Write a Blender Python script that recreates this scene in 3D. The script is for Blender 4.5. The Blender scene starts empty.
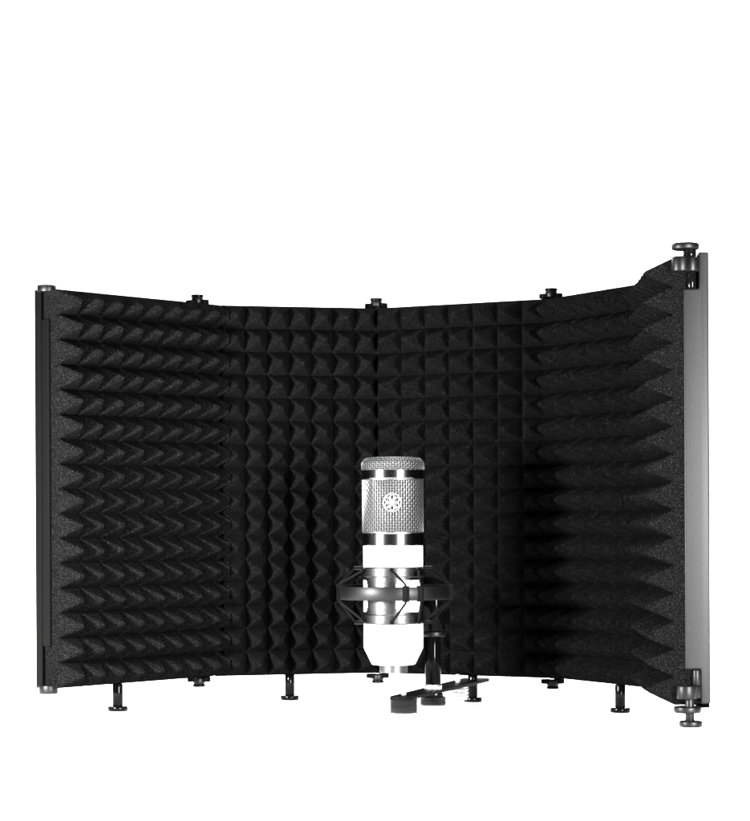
import bpy, bmesh, math, random
from mathutils import Vector, Matrix, noise
R = math.radians
scene = bpy.context.scene
random.seed(4)

# ------------------------------------------------------------------ camera
H = 0.33                      # panel height in metres
F = 2080.0                    # focal length in pixels of the 750 px wide photograph
HZ = 521.7                    # eye level in the photograph
cam_d = bpy.data.cameras.new('camera'); cam = bpy.data.objects.new('camera', cam_d)
scene.collection.objects.link(cam); scene.camera = cam
cam_d.sensor_fit = 'HORIZONTAL'; cam_d.sensor_width = 36; cam_d.lens = 36 * F / 750
cam_d.shift_y = (HZ - 410.5) / 750
cam_d.clip_start = 0.01; cam_d.clip_end = 100
cam.location = (0, 0, 0); cam.rotation_euler = (R(90), R(0.25), 0)

# ------------------------------------------------------------------ world, lamps, exposure
world = bpy.data.worlds.new('World'); scene.world = world; world.use_nodes = True
bg = world.node_tree.nodes['Background']; bg.inputs[0].default_value = (1, 1, 1, 1); bg.inputs[1].default_value = 0.03
def area(name, loc, target, sx, sy, power):
    d = bpy.data.lights.new(name, 'AREA'); d.shape = 'RECTANGLE'; d.size = sx; d.size_y = sy; d.energy = power
    o = bpy.data.objects.new(name, d); scene.collection.objects.link(o); o.location = loc
    o.rotation_euler = (Vector(target) - Vector(loc)).to_track_quat('-Z', 'Y').to_euler()
    return o
def around(az, dist, z): return (0.015 + dist * math.sin(R(az)), 1.68 - dist * math.cos(R(az)), z)
area('softbox_right', around(28, 1.1, 0.02), (0.0, 1.70, 0.02), 0.17, 0.28, 92)
area('softbox_left', around(-50, 0.66, 0.025), (-0.05, 1.76, 0.02), 0.10, 0.10, 60)
l = area('overhead_fill', (0, 2.1, 1.6), (0, 2.12, -0.2), 3.4, 2.6, 115); l.data.spread = R(75)  # added overhead fill that keeps the paper floor pure white
area('backdrop_fill', (0, 2.5, 1.35), (0, 3.9, 0.25), 3.6, 0.4, 28)  # added fill, pushes the upright part of the paper to white
area('floor_fill', (0, 2.3, 1.1), (0, 2.75, -0.16), 3.2, 0.3, 12)  # added fill brightening the floor behind the shield
area('rear_fill', (0, 3.05, 1.0), (0, 1.8, -0.16), 2.6, 0.25, 85)  # added light from behind, lifts the shadow strip beneath the panels
scene.view_settings.view_transform = 'Standard'; scene.view_settings.look = 'None'
scene.view_settings.exposure = 0; scene.view_settings.gamma = 1
scene.render.resolution_x = 935; scene.render.resolution_y = 1024

# ------------------------------------------------------------------ materials
def mat(name, base, rough=0.5, metal=0.0, spec=0.5, bump=None, speck=None, aniso=0):
    m = bpy.data.materials.new(name); m.use_nodes = True
    nt = m.node_tree; p = nt.nodes['Principled BSDF']
    c = base if isinstance(base, tuple) else (base, base, base)
    p.inputs['Base Color'].default_value = (*c, 1); p.inputs['Roughness'].default_value = rough
    p.inputs['Metallic'].default_value = metal; p.inputs['Specular IOR Level'].default_value = spec
    tc = nt.nodes.new('ShaderNodeTexCoord')
    if speck:                                   # (scale, dark, bright) grain that belongs to the coating
        n = nt.nodes.new('ShaderNodeTexNoise'); n.inputs['Scale'].default_value = speck[0]; n.inputs['Detail'].default_value = 3
        n.inputs['Roughness'].default_value = 0.7
        nt.links.new(tc.outputs['Object'], n.inputs['Vector'])
        r = nt.nodes.new('ShaderNodeValToRGB'); e = r.color_ramp.elements
        e[0].position = 0.36; e[0].color = (*[v * speck[1] for v in c], 1)
        e[1].position = 0.72; e[1].color = (*[min(1, v * speck[2]) for v in c], 1)
        k = e.new(0.56); k.color = (*c, 1)
        nt.links.new(n.outputs['Fac'], r.inputs['Fac']); nt.links.new(r.outputs['Color'], p.inputs['Base Color'])
    if bump:
        n2 = nt.nodes.new('ShaderNodeTexNoise'); n2.inputs['Scale'].default_value = bump[0]; n2.inputs['Detail'].default_value = 4
        nt.links.new(tc.outputs['Object'], n2.inputs['Vector'])
        b = nt.nodes.new('ShaderNodeBump'); b.inputs['Strength'].default_value = bump[1]; b.inputs['Distance'].default_value = bump[2]
        nt.links.new(n2.outputs['Fac'], b.inputs['Height']); nt.links.new(b.outputs['Normal'], p.inputs['Normal'])
    return m
M = dict(
    foam=mat('charcoal_foam', 0.0020, 1.0, spec=0.0, bump=(1200, 1.0, 0.0012), speck=(1250, 0.22, 6.5)),
    frame=mat('black_steel', 0.0004, 0.75, spec=0.0, bump=(900, 0.15, 0.0002)),
    grey=mat('grey_powder_coat', 0.0031, 0.5, metal=0.0, spec=0.12, bump=(1500, 0.4, 0.0002), speck=(1300, 0.5, 2.2)),
    black=mat('black_anodised', 0.0010, 0.12, spec=0.045),
    matte=mat('matte_black_rubber', 0.0008, 0.6, spec=0.02),
    satin=mat('satin_dark_metal', 0.006, 0.42, metal=0.9, bump=(900, 0.2, 0.0001), speck=(900, 0.75, 1.3)),
    chrome=mat('dark_chrome', 0.3, 0.11, metal=1.0, bump=(300, 0.05, 0.0001)),
    nickel=mat('brushed_nickel', 0.055, 0.34, metal=1.0, bump=(500, 0.15, 0.0002), speck=(500, 0.75, 1.25)),
    wire=mat('silver_wire', 0.075, 0.38, metal=0.95),
    liner=mat('fine_grille_liner', 0.02, 0.55, metal=0.8, bump=(1600, 0.8, 0.0005), speck=(1500, 0.25, 2.6)),
    white=mat('white_enamel', 0.86, 0.3, spec=0.5),
    knurl=mat('knurled_metal', 0.026, 0.4, metal=0.9),
    post=mat('gloss_black', 0.0006, 0.11, spec=0.02),
    badge=mat('badge_metal', 0.08, 0.5, metal=0.6),
    silver=mat('bright_silver', 0.3, 0.3, metal=0.9),
    sweep=mat('white_paper', 0.9, 0.9, spec=0.1),
)

# ------------------------------------------------------------------ helpers
C = scene.collection
def worldpos(o):
    p = Vector((0, 0, 0))
    while o is not None: p += o.location; o = o.parent
    return p
def link(name, bm, m, parent=None, angle=32, origin=None, smooth=True):
    """bm is in world coordinates; the object gets its own origin."""
    me = bpy.data.meshes.new(name)
    if origin is None:
        vs = [v.co for v in bm.verts]
        origin = Vector([(min(v[i] for v in vs) + max(v[i] for v in vs)) / 2 for i in range(3)])
    bmesh.ops.translate(bm, verts=bm.verts, vec=-Vector(origin))
    bmesh.ops.recalc_face_normals(bm, faces=bm.faces)
    for f in bm.faces: f.smooth = smooth
    bm.to_mesh(me); bm.free()
    if smooth: me.set_sharp_from_angle(angle=R(angle))
    me.materials.append(m)
    o = bpy.data.objects.new(name, me); C.objects.link(o)
    o.location = Vector(origin) - (worldpos(parent) if parent else Vector((0, 0, 0)))
    if parent: o.parent = parent
    return o
def thing(name, label, cat, loc, group=None):
    o = bpy.data.objects.new(name, None); C.objects.link(o); o.empty_display_size = 0.02
    o.location = loc; o['label'] = label; o['category'] = cat
    if group: o['group'] = group
    return o
def copy_tree(o, parent, loc, rz=0):
    c = o.copy(); C.objects.link(c); c.parent = parent; c.location = loc; c.rotation_euler.z = rz
    for ch in [x for x in bpy.data.objects if x.parent == o]:
        d = ch.copy(); C.objects.link(d); d.parent = c
    return c
def lathe(bm, prof, c=(0, 0, 0), n=64, close=True, rf=None):
    """prof: list of (r, z) bottom to top."""
    rings = []
    for r, z in prof:
        ring = []
        for i in range(n):
            a = 2 * math.pi * i / n
            rr = r if rf is None else rf(r, z, a)
            ring.append(bm.verts.new((c[0] + rr * math.sin(a), c[1] - rr * math.cos(a), c[2] + z)))
        rings.append(ring)
    for a, b in zip(rings, rings[1:]):
        for i in range(n): bm.faces.new((a[i], a[(i + 1) % n], b[(i + 1) % n], b[i]))
    if close: bm.faces.new(rings[0][::-1]); bm.faces.new(rings[-1])
    return bm
def cylprof(r, z0, z1, b=0.0006):
    return [(r - b, z0), (r - b * 0.3, z0 + b * 0.3), (r, z0 + b), (r, z1 - b), (r - b * 0.3, z1 - b * 0.3), (r - b, z1)]
def cyl(bm, c, r, z0, z1, b=0.0006, n=48): return lathe(bm, cylprof(r, z0, z1, b), c, n)
def poly(bm, pts, z0, z1, bev=0.0004):
    vs = [bm.verts.new((x, y, z0)) for x, y in pts]; f = bm.faces.new(vs)
    r = bmesh.ops.extrude_face_region(bm, geom=[f])
    nv = [g for g in r['geom'] if isinstance(g, bmesh.types.BMVert)]
    bmesh.ops.translate(bm, verts=nv, vec=(0, 0, z1 - z0))
    fs = set(); [fs.update(v.link_faces) for v in vs + nv]
    if bev:
        es = set(); [es.update(x.edges) for x in fs]
        bmesh.ops.bevel(bm, geom=list(es), offset=bev, segments=2, affect='EDGES', profile=0.6)
    return bm
def tube(bm, pts, r, n=10, cap=True):
    pts = [Vector(p) for p in pts]; rings = []; up = None
    for i, p in enumerate(pts):
        t = (pts[min(i + 1, len(pts) - 1)] - pts[max(i - 1, 0)]).normalized()
        if up is None: up = t.orthogonal().normalized()
        up = (up - t * up.dot(t)).normalized(); s = t.cross(up)
        rings.append([bm.verts.new(p + r * (up * math.cos(2 * math.pi * k / n) + s * math.sin(2 * math.pi * k / n))) for k in range(n)])
    for a, b in zip(rings, rings[1:]):
        for k in range(n): bm.faces.new((a[k], a[(k + 1) % n], b[(k + 1) % n], b[k]))
    if cap: bm.faces.new(rings[0][::-1]); bm.faces.new(rings[-1])
    return bm
def at(x, hh): return Vector(((x - 375) / hh * H, F / hh * H, 0))     # where a photo column at a given depth stands
def zz(y, hh): return (HZ - y) / hh * H

TOP, BOT = 0.585 * H, -0.415 * H
FLOOR = -0.484 * H

# ------------------------------------------------------------------ the setting: white paper sweep
bm = bmesh.new()
prof = [(0.95, FLOOR)] + [(3.2 + 0.7 * math.sin(R(a)), FLOOR + 0.7 - 0.7 * math.cos(R(a))) for a in range(0, 91, 6)] + [(3.9, 3.2)]
rows = [[bm.verts.new((x, y, z)) for x in (-4, 4)] for y, z in prof]
for a, b in zip(rows, rows[1:]): bm.faces.new((a[0], a[1], b[1], b[0]))
o = link('backdrop', bm, M['sweep'], angle=60); o['kind'] = 'structure'

# ------------------------------------------------------------------ the shield
V = [Vector((x * H, y * H, 0)) for x, y in ((-.8065, 5.163), (-.42, 5.574), (0.010, 5.672), (.47, 5.444), (.70, 5.06), (.684, 4.592))]
shield = thing('isolation_shield', 'large black folding microphone isolation shield with five foam covered panels, standing on the white floor', 'microphone shield', (V[2].x, V[2].y, FLOOR))
TH = 0.0175                    # steel tray thickness
def dirs(i):
    d = (V[i + 1] - V[i]).normalized(); return d, Vector((d.y, -d.x, 0))      # along, and the foam side normal
for i in range(5):
    d, nrm = dirs(i)
    if nrm.y > 0 and i < 4: nrm = -nrm
    W = (V[i + 1] - V[i]).length
    P = lambda u, w, z=0: V[i] + d * u + nrm * w + Vector((0, 0, z))
    # tray: back plate with turned rims, open towards the foam
    bm = bmesh.new()
    g = 0.0012
    FB = -0.0095
    def slab(u0, u1, w0, w1, z0, z1, b=0.0006):
        poly(bm, [tuple(P(u, w)[:2]) for u, w in ((u0, w0), (u1, w0), (u1, w1), (u0, w1))], z0, z1, b)
    half = lambda j: math.tan(dirs(j)[0].angle(dirs(j + 1)[0]) / 2) * abs(FB)
    e0 = -half(i - 1) if i else 0.0; e1 = W + (half(i) if i < 4 else 0)
    slab(e0 + g, e1 - g, -TH, -TH + 0.002, BOT, TOP)
    slab(e0 + g, e1 - g, -TH + 0.002, FB, TOP - 0.002, TOP)
    slab(e0 + g, e1 - g, -TH + 0.002, FB, BOT, BOT + 0.002)
    slab(e0 + g, e0 + g + 0.002, -TH + 0.002, FB, BOT + 0.002, TOP - 0.002)
    if i < 4: slab(e1 - g - 0.002, e1 - g, -TH + 0.002, FB, BOT + 0.002, TOP - 0.002)
    panel = link('panel', bm, M['frame'], shield)
    # foam pad: pyramids in a grid, mitred where it meets the neighbour's pad
    nc = (8.3, 7, 7, 6, 7)[i]; nr = 16; S = 10
    base, amp = 0.008, 0.0225
    zb, zt = BOT + 0.0022, TOP - 0.0018
    bend = lambda j: base * 1.3 * math.tan(dirs(j)[0].angle(dirs(j + 1)[0]) / 2)
    u0, u1 = (0.0015 if i == 0 else bend(i - 1)), (W - 0.002 if i == 4 else W - 0.006 if i == 0 else W - bend(i))
    ext = 1
    nu, nv = round(nc * S), nr * S
    bm = bmesh.new(); grid = []
    seed = Vector((i * 7.3, 0, 0))
    for b in range(nv + 1):
        row = []
        for a in range(nu + 1):
            fu = (a / S) % 1.0; fv = (b / S) % 1.0
            ci, cj = min(a // S, math.ceil(nc) - 1), min(b // S, nr - 1)
            mx = max(abs(fu - .5), abs(fv - .5)) * 2
            h = 1 - mx
            h = h - max(0, h - 0.86) * 0.55                      # worn tips
            k = 1 + 0.06 * noise.noise(Vector((ci * 3.1, cj * 2.7, i * 5)))
            z = zb + (zt - zb) * b / nv; u = u0 + (u1 - u0) * a / nu
            w = base + amp * h * k
            q = Vector((u, z, 0)) * 1000
            w += 0.00035 * noise.noise(q * 0.45 + seed) + 0.0007 * noise.noise(q * 0.12 + seed)
            du = 0.0004 * noise.noise(q * 0.2 + Vector((40, 0, 0))) + 0.0009 * h * noise.noise(Vector((ci * 1.7, cj * 1.3, 9)))
            dz = 0.0012 * h * noise.noise(Vector((ci * 1.9, cj * 2.3, 19 + i)))
            if a in (0, nu) or b in (0, nv): du = dz = 0
            if (a == 0 and i > 0) or (a == nu and 0 < i < 4): w = base * 1.3
            row.append(bm.verts.new(P(u + du, w, z + dz)))
        grid.append(row)
    for b in range(nv):
        for a in range(nu): bm.faces.new((grid[b][a], grid[b][a + 1], grid[b + 1][a + 1], grid[b + 1][a]))
    edge = [grid[0][a] for a in range(nu + 1)] + [grid[b][nu] for b in range(1, nv + 1)] + [grid[nv][a] for a in range(nu - 1, -1, -1)] + [grid[b][0] for b in range(nv - 1, 0, -1)]
    low = []
    for v in edge:
        rel = v.co - V[i]; u = rel.dot(d); low.append(bm.verts.new(P(u, FB + 0.0004, v.co.z)))
    for k in range(len(edge)): bm.faces.new((edge[k], low[k], low[(k + 1) % len(edge)], edge[(k + 1) % len(edge)]))
    link('foam_pad', bm, M['foam'], panel, angle=24)

    if i == 0:                 # black strip over the free left edge and the two round end caps
        bm = bmesh.new()
        poly(bm, [tuple(P(u, w)[:2]) for u, w in ((-0.0015, -TH), (0.0, -TH), (0.0, FB), (-0.0015, FB))], BOT + 0.001, TOP - 0.001, 0.0004)
        poly(bm, [tuple(P(u, w)[:2]) for u, w in ((-0.0012, FB + 0.0004), (0.0008, FB + 0.0004), (0.0008, 0.0002), (-0.0012, 0.0002))], BOT + 0.036, TOP - 0.026, 0.0006)
        link('edge_rail', bm, M['matte'], panel)
        for z0, z1 in ((TOP - 0.003, TOP + 0.0025), (BOT - 0.0035, BOT + 0.0035)):
            bm = bmesh.new(); cyl(bm, P(0.003, -0.0070), 0.0078, z0, z1)
            link('end_cap', bm, M['satin'], panel)

# right free end: broad grey profile with a notch at each end for the clamp
d, nrm = dirs(4); 
E = V[5]
ex = Vector((1, 0.03, 0)).normalized(); ey = Vector((-0.03, 1, 0))
def Q(x, y): p = E + ex * x + ey * y; return (p.x, p.y)
wide = 25.2 / 453 * H; nar = 10.0 / 453 * H
bm = bmesh.new()
zt5, zb5 = zz(253, 453), zz(706, 453)
zn1, zn0 = zz(290, 453), zz(671, 453)
out = [(wide - nar, zb5), (wide, zb5), (wide, zt5), (wide - nar, zt5), (wide - nar, zn1), (0, zn1), (0, zn0), (wide - nar, zn0)]
vs = [bm.verts.new((*Q(x, 0.0), z)) for x, z in out]
f = bm.faces.new(vs); r = bmesh.ops.extrude_face_region(bm, geom=[f])
bmesh.ops.translate(bm, verts=[g for g in r['geom'] if isinstance(g, bmesh.types.BMVert)], vec=(-0.0003, 0.010, 0))
bmesh.ops.bevel(bm, geom=bm.edges[:], offset=0.0013, segments=3, affect='EDGES', profile=0.5)
link('end_profile', bm, M['grey'], shield, angle=40)

# end clamps (top and bottom of the right edge)
kx = 690 - 684
def clamp_top():
    c1 = E + Vector(((691 - 684) / 453 * H, -0.001, 0)); c0 = E + Vector(((680 - 684) / 453 * H, -0.004, 0))
    bm = bmesh.new()
    cyl(bm, c1, 0.0058, zz(273, 453), zz(259, 453)); cyl(bm, c0, 0.0063, zz(273.3, 453), zz(258.8, 453))
    cl = link('edge_clamp', bm, M['satin'], shield)
    bm = bmesh.new(); cyl(bm, c1 + Vector((-0.0008, 0, 0)), 0.0047, zz(258.8, 453), zz(251, 453), 0.0012)
    cyl(bm, c1 + Vector((0.0005, 0.001, 0)), 0.0032, zz(289.5, 453), zz(273.5, 453))
    link('clamp_pin', bm, M['black'], cl)
    bm = bmesh.new(); cyl(bm, c1 + Vector((-0.0042, -0.001, 0)), 0.0100, zz(251.4, 453), zz(245, 453), 0.0012)
    link('clamp_wheel', bm, M['satin'], cl)
clamp_top()
def clamp_bottom():
    c1 = E + Vector(((687.5 - 684) / 453 * H, -0.003, 0))
    bm = bmesh.new(); cyl(bm, c1 + Vector((-0.0022, 0, 0)), 0.0074, zz(700, 453), zz(687, 453)); cyl(bm, c1 + Vector((0.0028, 0.002, 0)), 0.0054, zz(699.5, 453), zz(687.3, 453))
    cl = link('edge_clamp', bm, M['satin'], shield)
    bm = bmesh.new(); cyl(bm, c1, 0.0034, zz(722.5, 453), zz(700, 453)); cyl(bm, E + Vector(((695 - 684) / 453 * H, 0, 0)), 0.0030, zz(687, 453), zz(671.5, 453))
    link('clamp_pin', bm, M['satin'], cl)
    bm = bmesh.new(); cyl(bm, c1 + Vector((-0.0016, 0, 0)), 0.0101, zz(713.8, 453), zz(707.5, 453), 0.001); link('clamp_wheel', bm, M['satin'], cl)
    bm = bmesh.new(); cyl(bm, c1 + Vector((0.0008, 0, 0)), 0.0085, zz(728, 453), zz(722, 453), 0.001); link('clamp_wheel', bm, M['satin'], cl)
clamp_bottom()

# hinges between the panels
hp = [V[1] + Vector((-.055 * H, .018 * H, 0)), V[2] + Vector((-.004 * H, .03 * H, 0)), V[3] + Vector((-.004 * H, .03 * H, 0)), V[4] + Vector((.03 * H, .03 * H, 0))]
def hinge(c):
    bm = bmesh.new()
    for s, z0, z1 in ((1, TOP + 0.0002, TOP + 0.0046), (-1, BOT - 0.0046, BOT - 0.0002)):
        cyl(bm, c + Vector((0.0056, 0.001, 0)), 0.0046, z0, z1); cyl(bm, c + Vector((-0.0056, 0.001, 0)), 0.0048, z0, z1 - 0.0004)
        poly(bm, [(c.x - 0.0056, c.y - 0.0015), (c.x + 0.0056, c.y - 0.0015), (c.x + 0.0056, c.y + 0.005), (c.x - 0.0056, c.y + 0.005)], z0 + 0.0004, z1 - 0.0006, 0.0003)
    cyl(bm, c, 0.0028, BOT, TOP)
    h = link('hinge', bm, M['matte'], shield, origin=c)
    for s in (1, -1):
        z = TOP + 0.0012 if s > 0 else BOT - 0.0012
        for nm, r, a, b, m in (('screw', 0.0052, 0, 0.0054, M['satin']), ('screw_head', 0.0056, 0.0055, 0.0078, M['black'])):
            bm = bmesh.new(); cyl(bm, c, r, min(z + s * a, z + s * b), max(z + s * a, z + s * b), 0.0006); link(nm, bm, m, h)
    return h
h0 = hinge(hp[0])
for p in hp[1:]:
    copy_tree(h0, shield, p - worldpos(shield))

# feet screwed under the panels
def foot(c):
    bm = bmesh.new(); cyl(bm, c, 0.0044, FLOOR + 0.0045, BOT + 0.0005)
    f = link('foot', bm, M['black'], shield, origin=c)
    bm = bmesh.new(); cyl(bm, c, 0.0084, FLOOR + 0.0003, FLOOR + 0.0044, 0.0010)
    link('foot_disc', bm, M['black'], f)
    return f
fp = [at(117, 389.5), at(289, 368), at(472, 373.5), at(619.5, 397)]
f0 = foot(fp[0])
for p in fp[1:]: copy_tree(f0, shield, p - worldpos(shield))

# ------------------------------------------------------------------ the bracket under the microphone
HA, HP, HK = 412.0, 398.0, 383.0
A = at(403, HA); PL = at(432.3, HP); KN = at(457, HK); FT = fp[2]
armz = BOT - 0.0052
br = thing('mounting_bracket', 'flat black bracket arm with knurled thumb wheels, reaching forward from under the foam shield', 'mounting bracket', (PL.x, PL.y, armz))
ad = (FT - A).normalized(); an = Vector((-ad.y, ad.x, 0))
pts = []
L = (FT - A).length + 0.008
for k in range(13):
    t = math.pi * (0.5 + k / 12); pts.append(A - ad * 0.004 + ad * math.cos(t) * 0.011 + an * math.sin(t) * 0.0095)
for k in range(13):
    t = math.pi * (-0.5 + k / 12); pts.append(A + ad * L + ad * math.cos(t) * 0.012 + an * math.sin(t) * 0.0125)
bm = bmesh.new(); poly(bm, [(p.x, p.y) for p in pts], armz, armz + 0.0026, 0.0003)
link('arm', bm, M['matte'], br)
def knurl(ng, nk, dz, dk, z0, z1):
    def rf(r, z, a):
        t = (z - z0) / (z1 - z0)
        return r - dz * (0.5 - 0.5 * math.cos(2 * math.pi * t * ng)) * (0 < t < 1) - dk * (0.5 - 0.5 * math.cos(a * nk))
    return rf
def wheel(c, r, z0, z1, m, ng, nm='thumb_wheel'):
    bm = bmesh.new(); N = ng * 8
    prof = [(r * 0.9, z0)] + [(r, z0 + (z1 - z0) * (k + .5) / (N + 1)) for k in range(N + 1)] + [(r * 0.9, z1)]
    lathe(bm, prof, c, 240, rf=knurl(ng, 44, 0.0013, 0.0006, z0, z1))
    return link(nm, bm, m, br, angle=50)
def wheel_cap(w, c, r, z0, z1, m, nm):
    bm = bmesh.new(); cyl(bm, c, r, z0, z1, 0.0006); return link(nm, bm, m, w)
w = wheel(A, 0.0116, zz(713, HA), zz(698, HA), M['knurl'], 7); wheel_cap(w, A, 0.0113, zz(698, HA) + 0.0001, armz - 0.0002, M['black'], 'wheel_collar')
bm = bmesh.new(); cyl(bm, A, 0.0021, armz + 0.0026, armz + 0.0062); link('screw_tip', bm, M['silver'], br)
w = wheel(PL, 0.0113, zz(705.5, HP), zz(697, HP), M['knurl'], 4); wheel_cap(w, PL, 0.0085, zz(697, HP) + 0.0001, armz - 0.0002, M['black'], 'wheel_collar')
for dx in (-0.0035, 0.0022):
    bm = bmesh.new(); bmesh.ops.create_uvsphere(bm, u_segments=12, v_segments=8, radius=0.0010); bmesh.ops.translate(bm, verts=bm.verts, vec=PL + Vector((dx, -0.0080, zz(694, HP)))); link('rivet', bm, M['silver'], br)
w = wheel(KN, 0.0098, zz(700, HK), zz(686, HK), M['silver'], 4)
wheel_cap(w, KN, 0.0075, zz(686, HK) + 0.0001, armz - 0.0002, M['silver'], 'wheel_collar')
bm = bmesh.new(); cyl(bm, KN + Vector((0, 0, 0)), 0.0022, armz + 0.0026, zz(674.5, HK)); link('screw_tip', bm, M['silver'], br)

# ------------------------------------------------------------------ the microphone
HM = 409.0; s = H / HM
MC = at(393, HM)
def zm(y): return zz(y, HM)
mic = thing('microphone', 'white and silver condenser microphone with round wire grille, held upright in the shock mount', 'microphone', (MC.x, MC.y, zm(672)))
r31 = 31 * s
def mlathe(name, prof, m, parent=mic, angle=32, n=96, close=True):
    bm = bmesh.new(); lathe(bm, prof, MC, n, close=close); return link(name, bm, m, parent, angle=angle)
# body
rw = 29.7 * s
mlathe('body', [(21.4 * s, zm(664.3)), (21.9 * s, zm(663.8)), (29.3 * s, zm(648.5)), (rw, zm(646.5)), (rw, zm(546.2)), (29.3 * s, zm(545.7))], M['white'])
mlathe('connector', [(13.5 * s, zm(672.5)), (14 * s, zm(672)), (14 * s, zm(664.4)), (13.8 * s, zm(664.35))], M['nickel'])
def band(y0, y1, m=M['chrome']):
    return mlathe('band', [(30.6 * s, zm(y1)), (r31, zm(y1 - .5)), (r31, zm(y0 + .5)), (30.6 * s, zm(y0))], m)
band(533.2, 545.6); band(470.2, 479.0)
# grille: woven wires over a finer liner
def weave(name, rfun, y0, y1, nv, nh, wr, m, parent=mic):
    bm = bmesh.new()
    z0, z1 = zm(y1), zm(y0); st = nh * 2
    for k in range(nv):
        a = 2 * math.pi * k / nv; pts = []
        for j in range(st + 1):
            t = j / st; z = z0 + (z1 - z0) * t
            rr = rfun(t) + wr * 0.8 * math.cos(math.pi * j + math.pi * k) * (1 if j % 2 == 0 else 0)
            q = (-1) ** (k + j // 2) if j % 2 == 0 else 0
            rr = rfun(t) + wr * 0.75 * q
            pts.append(MC + Vector((rr * math.sin(a), -rr * math.cos(a), z)))
        tube(bm, pts, wr, 5, cap=False)
    for j in range(nh + 1):
        t = j / nh; z = z0 + (z1 - z0) * t; n = nv * 2; ring = []
        for k in range(n):
            a = 2 * math.pi * k / n
            q = (-1) ** (k // 2 + j + 1) if k % 2 == 0 else 0
            rr = rfun(t) + wr * 0.75 * q
            c = MC + Vector((rr * math.sin(a), -rr * math.cos(a), z)); er = Vector((math.sin(a), -math.cos(a), 0))
            ring.append([bm.verts.new(c + er * wr * math.cos(b) + Vector((0, 0, wr * math.sin(b)))) for b in [2 * math.pi * x / 5 for x in range(5)]])
        for k in range(n):
            a_, b_ = ring[k], ring[(k + 1) % n]
            for x in range(5): bm.faces.new((a_[x], a_[(x + 1) % 5], b_[(x + 1) % 5], b_[x]))
    return link(name, bm, m, parent, angle=60)
gr = weave('grille', lambda t: 30.2 * s, 479.6, 532.8, 70, 20, 0.00034, M['wire'])
mlathe('grille_liner', [(28.6 * s, zm(533)), (28.6 * s, zm(479.2))], M['liner'], gr)
for yy in (479.9, 532.3):
    z = zm(yy); bm = bmesh.new()
    lathe(bm, [(30.3 * s, z - .0003), (30.9 * s, z - .0003), (30.9 * s, z + .0003), (30.3 * s, z + .0003), (30.3 * s, z - .0003)], MC, 96, close=False)
    bmesh.ops.remove_doubles(bm, verts=bm.verts, dist=1e-6)
    link('grille_rim', bm, M['wire'], gr)
# cap grille: bevelled mesh lid
def capr(t):
    return 31.0 * s if t < 0.55 else (31.0 - 4.2 * ((t - .55) / .45) ** 1.5) * s
cp = weave('cap_grille', capr, 458.4, 470.0, 70, 6, 0.00036, M['wire'])
mlathe('cap_liner', [(29.8 * s, zm(470)), (30.0 * s, zm(464)), (28.8 * s, zm(461)), (26.6 * s, zm(458.6)), (22 * s, zm(457.4)), (4 * s, zm(457.0))], M['liner'], cp, angle=60)
# badge on the front of the grille: round medallion with a raised pierced rosette
bc = MC + Vector((-0.0008, -31.0 * s - 0.0004, zm(502.8)))
bm = bmesh.new()
def disc_y(bm, c, r, y0, y1, n=20):
    a = [bm.verts.new(c + Vector((r * math.cos(2 * math.pi * k / n), y1, r * math.sin(2 * math.pi * k / n)))) for k in range(n)]
    b = [bm.verts.new(c + Vector((r * math.cos(2 * math.pi * k / n), y0, r * math.sin(2 * math.pi * k / n)))) for k in range(n)]
    for k in range(n): bm.faces.new((a[k], a[(k + 1) % n], b[(k + 1) % n], b[k]))
    bm.faces.new(b); bm.faces.new(a[::-1])
def ring_y(bm, c, r, t, y0, n=32):
    pts = [c + Vector((r * math.cos(2 * math.pi * k / n), y0, r * math.sin(2 * math.pi * k / n))) for k in range(n + 1)]
    tube(bm, pts, t, 6, cap=False)
ring_y(bm, bc, 0.0072, 0.0006, 0)
for k in range(6):
    a = 2 * math.pi * k / 6 + 0.5
    ring_y(bm, bc + Vector((0.0040 * math.cos(a), 0, 0.0040 * math.sin(a))), 0.0020, 0.00055, -0.0002, 14)
disc_y(bm, bc, 0.0017, -0.0008, 0.0006)
for k in range(12):
    a = 2 * math.pi * (k + .5) / 12
    tube(bm, [bc + Vector((q * math.cos(a), 0.0001, q * math.sin(a))) for q in (0.0016, 0.0074)], 0.0004, 5)
badge = link('badge', bm, M['badge'], gr, angle=50)

# ------------------------------------------------------------------ the shock mount and its post
sm = thing('shock_mount', 'dark metal shock mount ring with black elastic cords and glossy black post around the microphone', 'shock mount', (PL.x, PL.y, armz + 0.003))
ri, ro = 30.0 * s, 31.4 * s
def sector(bm, a0, a1, z0, z1, r0, r1, n, c=MC, closed=False):
    rings = []
    for k in range(n + (0 if closed else 1)):
        a = R(a0) + R(a1 - a0) * k / n; sx, sy = math.sin(a), -math.cos(a)
        rings.append([bm.verts.new(c + Vector((r * sx, r * sy, z))) for r, z in ((r0, z0), (r1, z0), (r1, z1), (r0, z1))])
    m = len(rings)
    for k in range(m if closed else m - 1):
        a_, b_ = rings[k], rings[(k + 1) % m]
        for x in range(4): bm.faces.new((a_[x], a_[(x + 1) % 4], b_[(x + 1) % 4], b_[x]))
    if not closed: bm.faces.new(rings[0]); bm.faces.new(rings[-1][::-1])
bm = bmesh.new()
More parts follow.
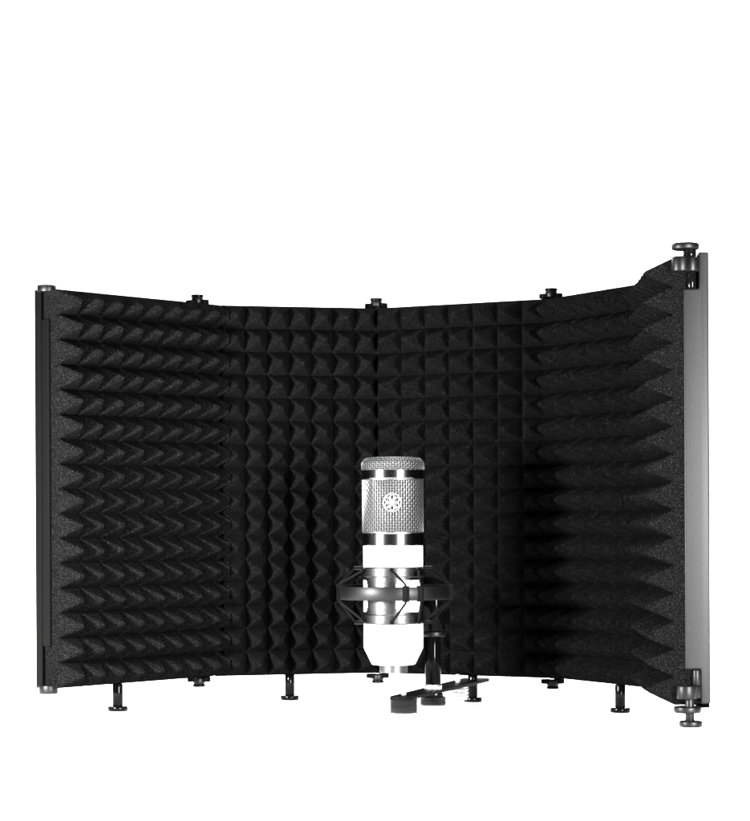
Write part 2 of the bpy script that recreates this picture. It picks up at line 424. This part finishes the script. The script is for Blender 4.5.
# cage wall with rounded windows: fine grid minus cells
NA, NZ = 180, 60
zc0, zc1 = zm(623.6), zm(566.6)
def inwin(a, z):
    yy = HZ - z / s
    for c in (33, 153, 273):
        da = (a - c + 180) % 360 - 180
        x = abs(da) - 22; y = abs(yy - 595.5) - 10
        if math.hypot(max(x, 0) / 6.5, max(y, 0) / 5.5) < 1 : return True
    return False
vg = {}
def vtx(i, j):
    i %= NA
    if (i, j) not in vg:
        a = R(360 * i / NA); vg[(i, j)] = bm.verts.new(MC + Vector((math.sin(a) * 30.6 * s, -math.cos(a) * 30.6 * s, zc0 + (zc1 - zc0) * j / NZ)))
    return vg[(i, j)]
for i in range(NA):
    for j in range(NZ):
        if not inwin(360 * (i + .5) / NA, zc0 + (zc1 - zc0) * (j + .5) / NZ):
            bm.faces.new((vtx(i, j), vtx(i + 1, j), vtx(i + 1, j + 1), vtx(i, j + 1)))
bmesh.ops.solidify(bm, geom=bm.faces[:], thickness=0.0007)
cage = link('cage', bm, M['nickel'], sm, angle=40)
for ya, yb in ((567, 577), (613.5, 623.4)):
    bm = bmesh.new()
    lathe(bm, [(31.0 * s, zm(yb)), (31.9 * s, zm(yb - 1)), (31.9 * s, zm(ya + 1)), (31.0 * s, zm(ya))], MC, 96, close=False)
    bmesh.ops.solidify(bm, geom=bm.faces[:], thickness=0.0004)
    link('cage_rim', bm, M['nickel'], cage)
# outer ring
RO = 55 * s
bm = bmesh.new(); rc = MC + Vector((1.5 * s, 0, 0))
for k, (a0, a1) in enumerate(((18, 372),)):
    lathe(bm, [(RO - 3.2 * s, zm(598.6)), (RO - 0.4 * s, zm(599)), (RO, zm(598.3)), (RO, zm(586.4)), (RO - 0.4 * s, zm(585.7)), (RO - 3.2 * s, zm(586)), (RO - 3.2 * s, zm(598.6))], rc, 120, close=False)
bmesh.ops.remove_doubles(bm, verts=bm.verts, dist=1e-6)
link('outer_ring', bm, M['satin'], sm)
# hooks on the outer ring
def pol(c, r, a, z): return c + Vector((r * math.sin(R(a)), -r * math.cos(R(a)), z))
hooks = [(-88, (-62, -97)), (11, (-3,)), (27, (47,)), (90, (62, 97)), (150, (135,)), (200, (215,))]
for a, pins in hooks:
    bm = bmesh.new()
    t = 1.6 if a in (-88, 90) else 3.2
    sector(bm, a - t, a + t, zm(600.2), zm(584.6), RO - 3.6 * s, RO + (3.4 if a in (-88, 90) else 1.2) * s, 4, rc)
    link('hook', bm, M['matte'], sm)
    for up in (1, -1):
        for pa in pins:
            ye = 569.5 if up > 0 else 621
            far = abs(pa) == 97; pr = (38 if far else 33.2) * s; ye += (-1.5 if up > 0 else 1.5) if far else 0; pe = pol(MC, pr, pa, zm(ye)); ps = pol(rc, RO + 0.8 * s, a, zm(584 if up > 0 else 600.5)); 
            ps2 = pol(rc, RO + 1.6 * s, a, zm(592.5))
            bm = bmesh.new()
            pa_, pb_ = ps, pe
            tube(bm, [ps2, ps2 + (ps - ps2) * .6, pa_ + (pb_ - pa_) * .06, pa_ + (pb_ - pa_) * .5, pb_], 0.00105, 8)
            link('cord', bm, M['matte'], sm, angle=60)
            bm = bmesh.new(); tube(bm, [pol(MC, 31.2 * s, pa, zm(ye)), pol(MC, pr + 1.2 * s, pa, zm(ye))], 0.0017, 10)
            link('pin', bm, M['black'], sm)
# swivel block, collar and post
bm = bmesh.new()
B = PL + Vector((0.0010, 0, 0))
cyl(bm, B, 11.2 / HP * H, zz(631.5, HP), zz(578, HP), 0.0012)
bl = link('swivel_block', bm, M['post'], sm)
jx, jy = B.x, B.y
bm = bmesh.new()
poly(bm, [(jx + 0.001, jy - 0.004), (rc.x + RO * 1.05, jy - 0.010), (rc.x + RO * 1.06, jy + 0.006), (jx + 0.001, jy + 0.012)], zz(606, HP), zz(583, HP), 0.0016)
link('swivel_arm', bm, M['matte'], bl)
bm = bmesh.new()
k0 = B + Vector((-0.010, -0.005, zz(613, HP)))
tube(bm, [k0 + Vector((0, 0.006, 0)), k0 + Vector((0, -0.004, 0)), k0 + Vector((0, -0.0048, 0))], 0.0068, 24)
link('swivel_knob', bm, M['matte'], bl)
bm = bmesh.new(); tube(bm, [k0 + Vector((-0.001, -0.004, 0.003)), k0 + Vector((-0.001, -0.0068, 0.003))], 0.0017, 12); link('knob_screw', bm, M['satin'], bl)
bm = bmesh.new(); lathe(bm, cylprof(11.0 / HP * H, zz(636.8, HP), zz(631.8, HP)), B, 64); link('collar', bm, M['satin'], sm)
bm = bmesh.new(); lathe(bm, cylprof(8.0 / HP * H, zz(684.5, HP), zz(637, HP)), PL, 64); link('post', bm, M['post'], sm)
bm = bmesh.new(); lathe(bm, cylprof(8.8 / HP * H, armz + 0.0027, zz(684.6, HP)), PL, 64); link('washer', bm, M['silver'], sm)
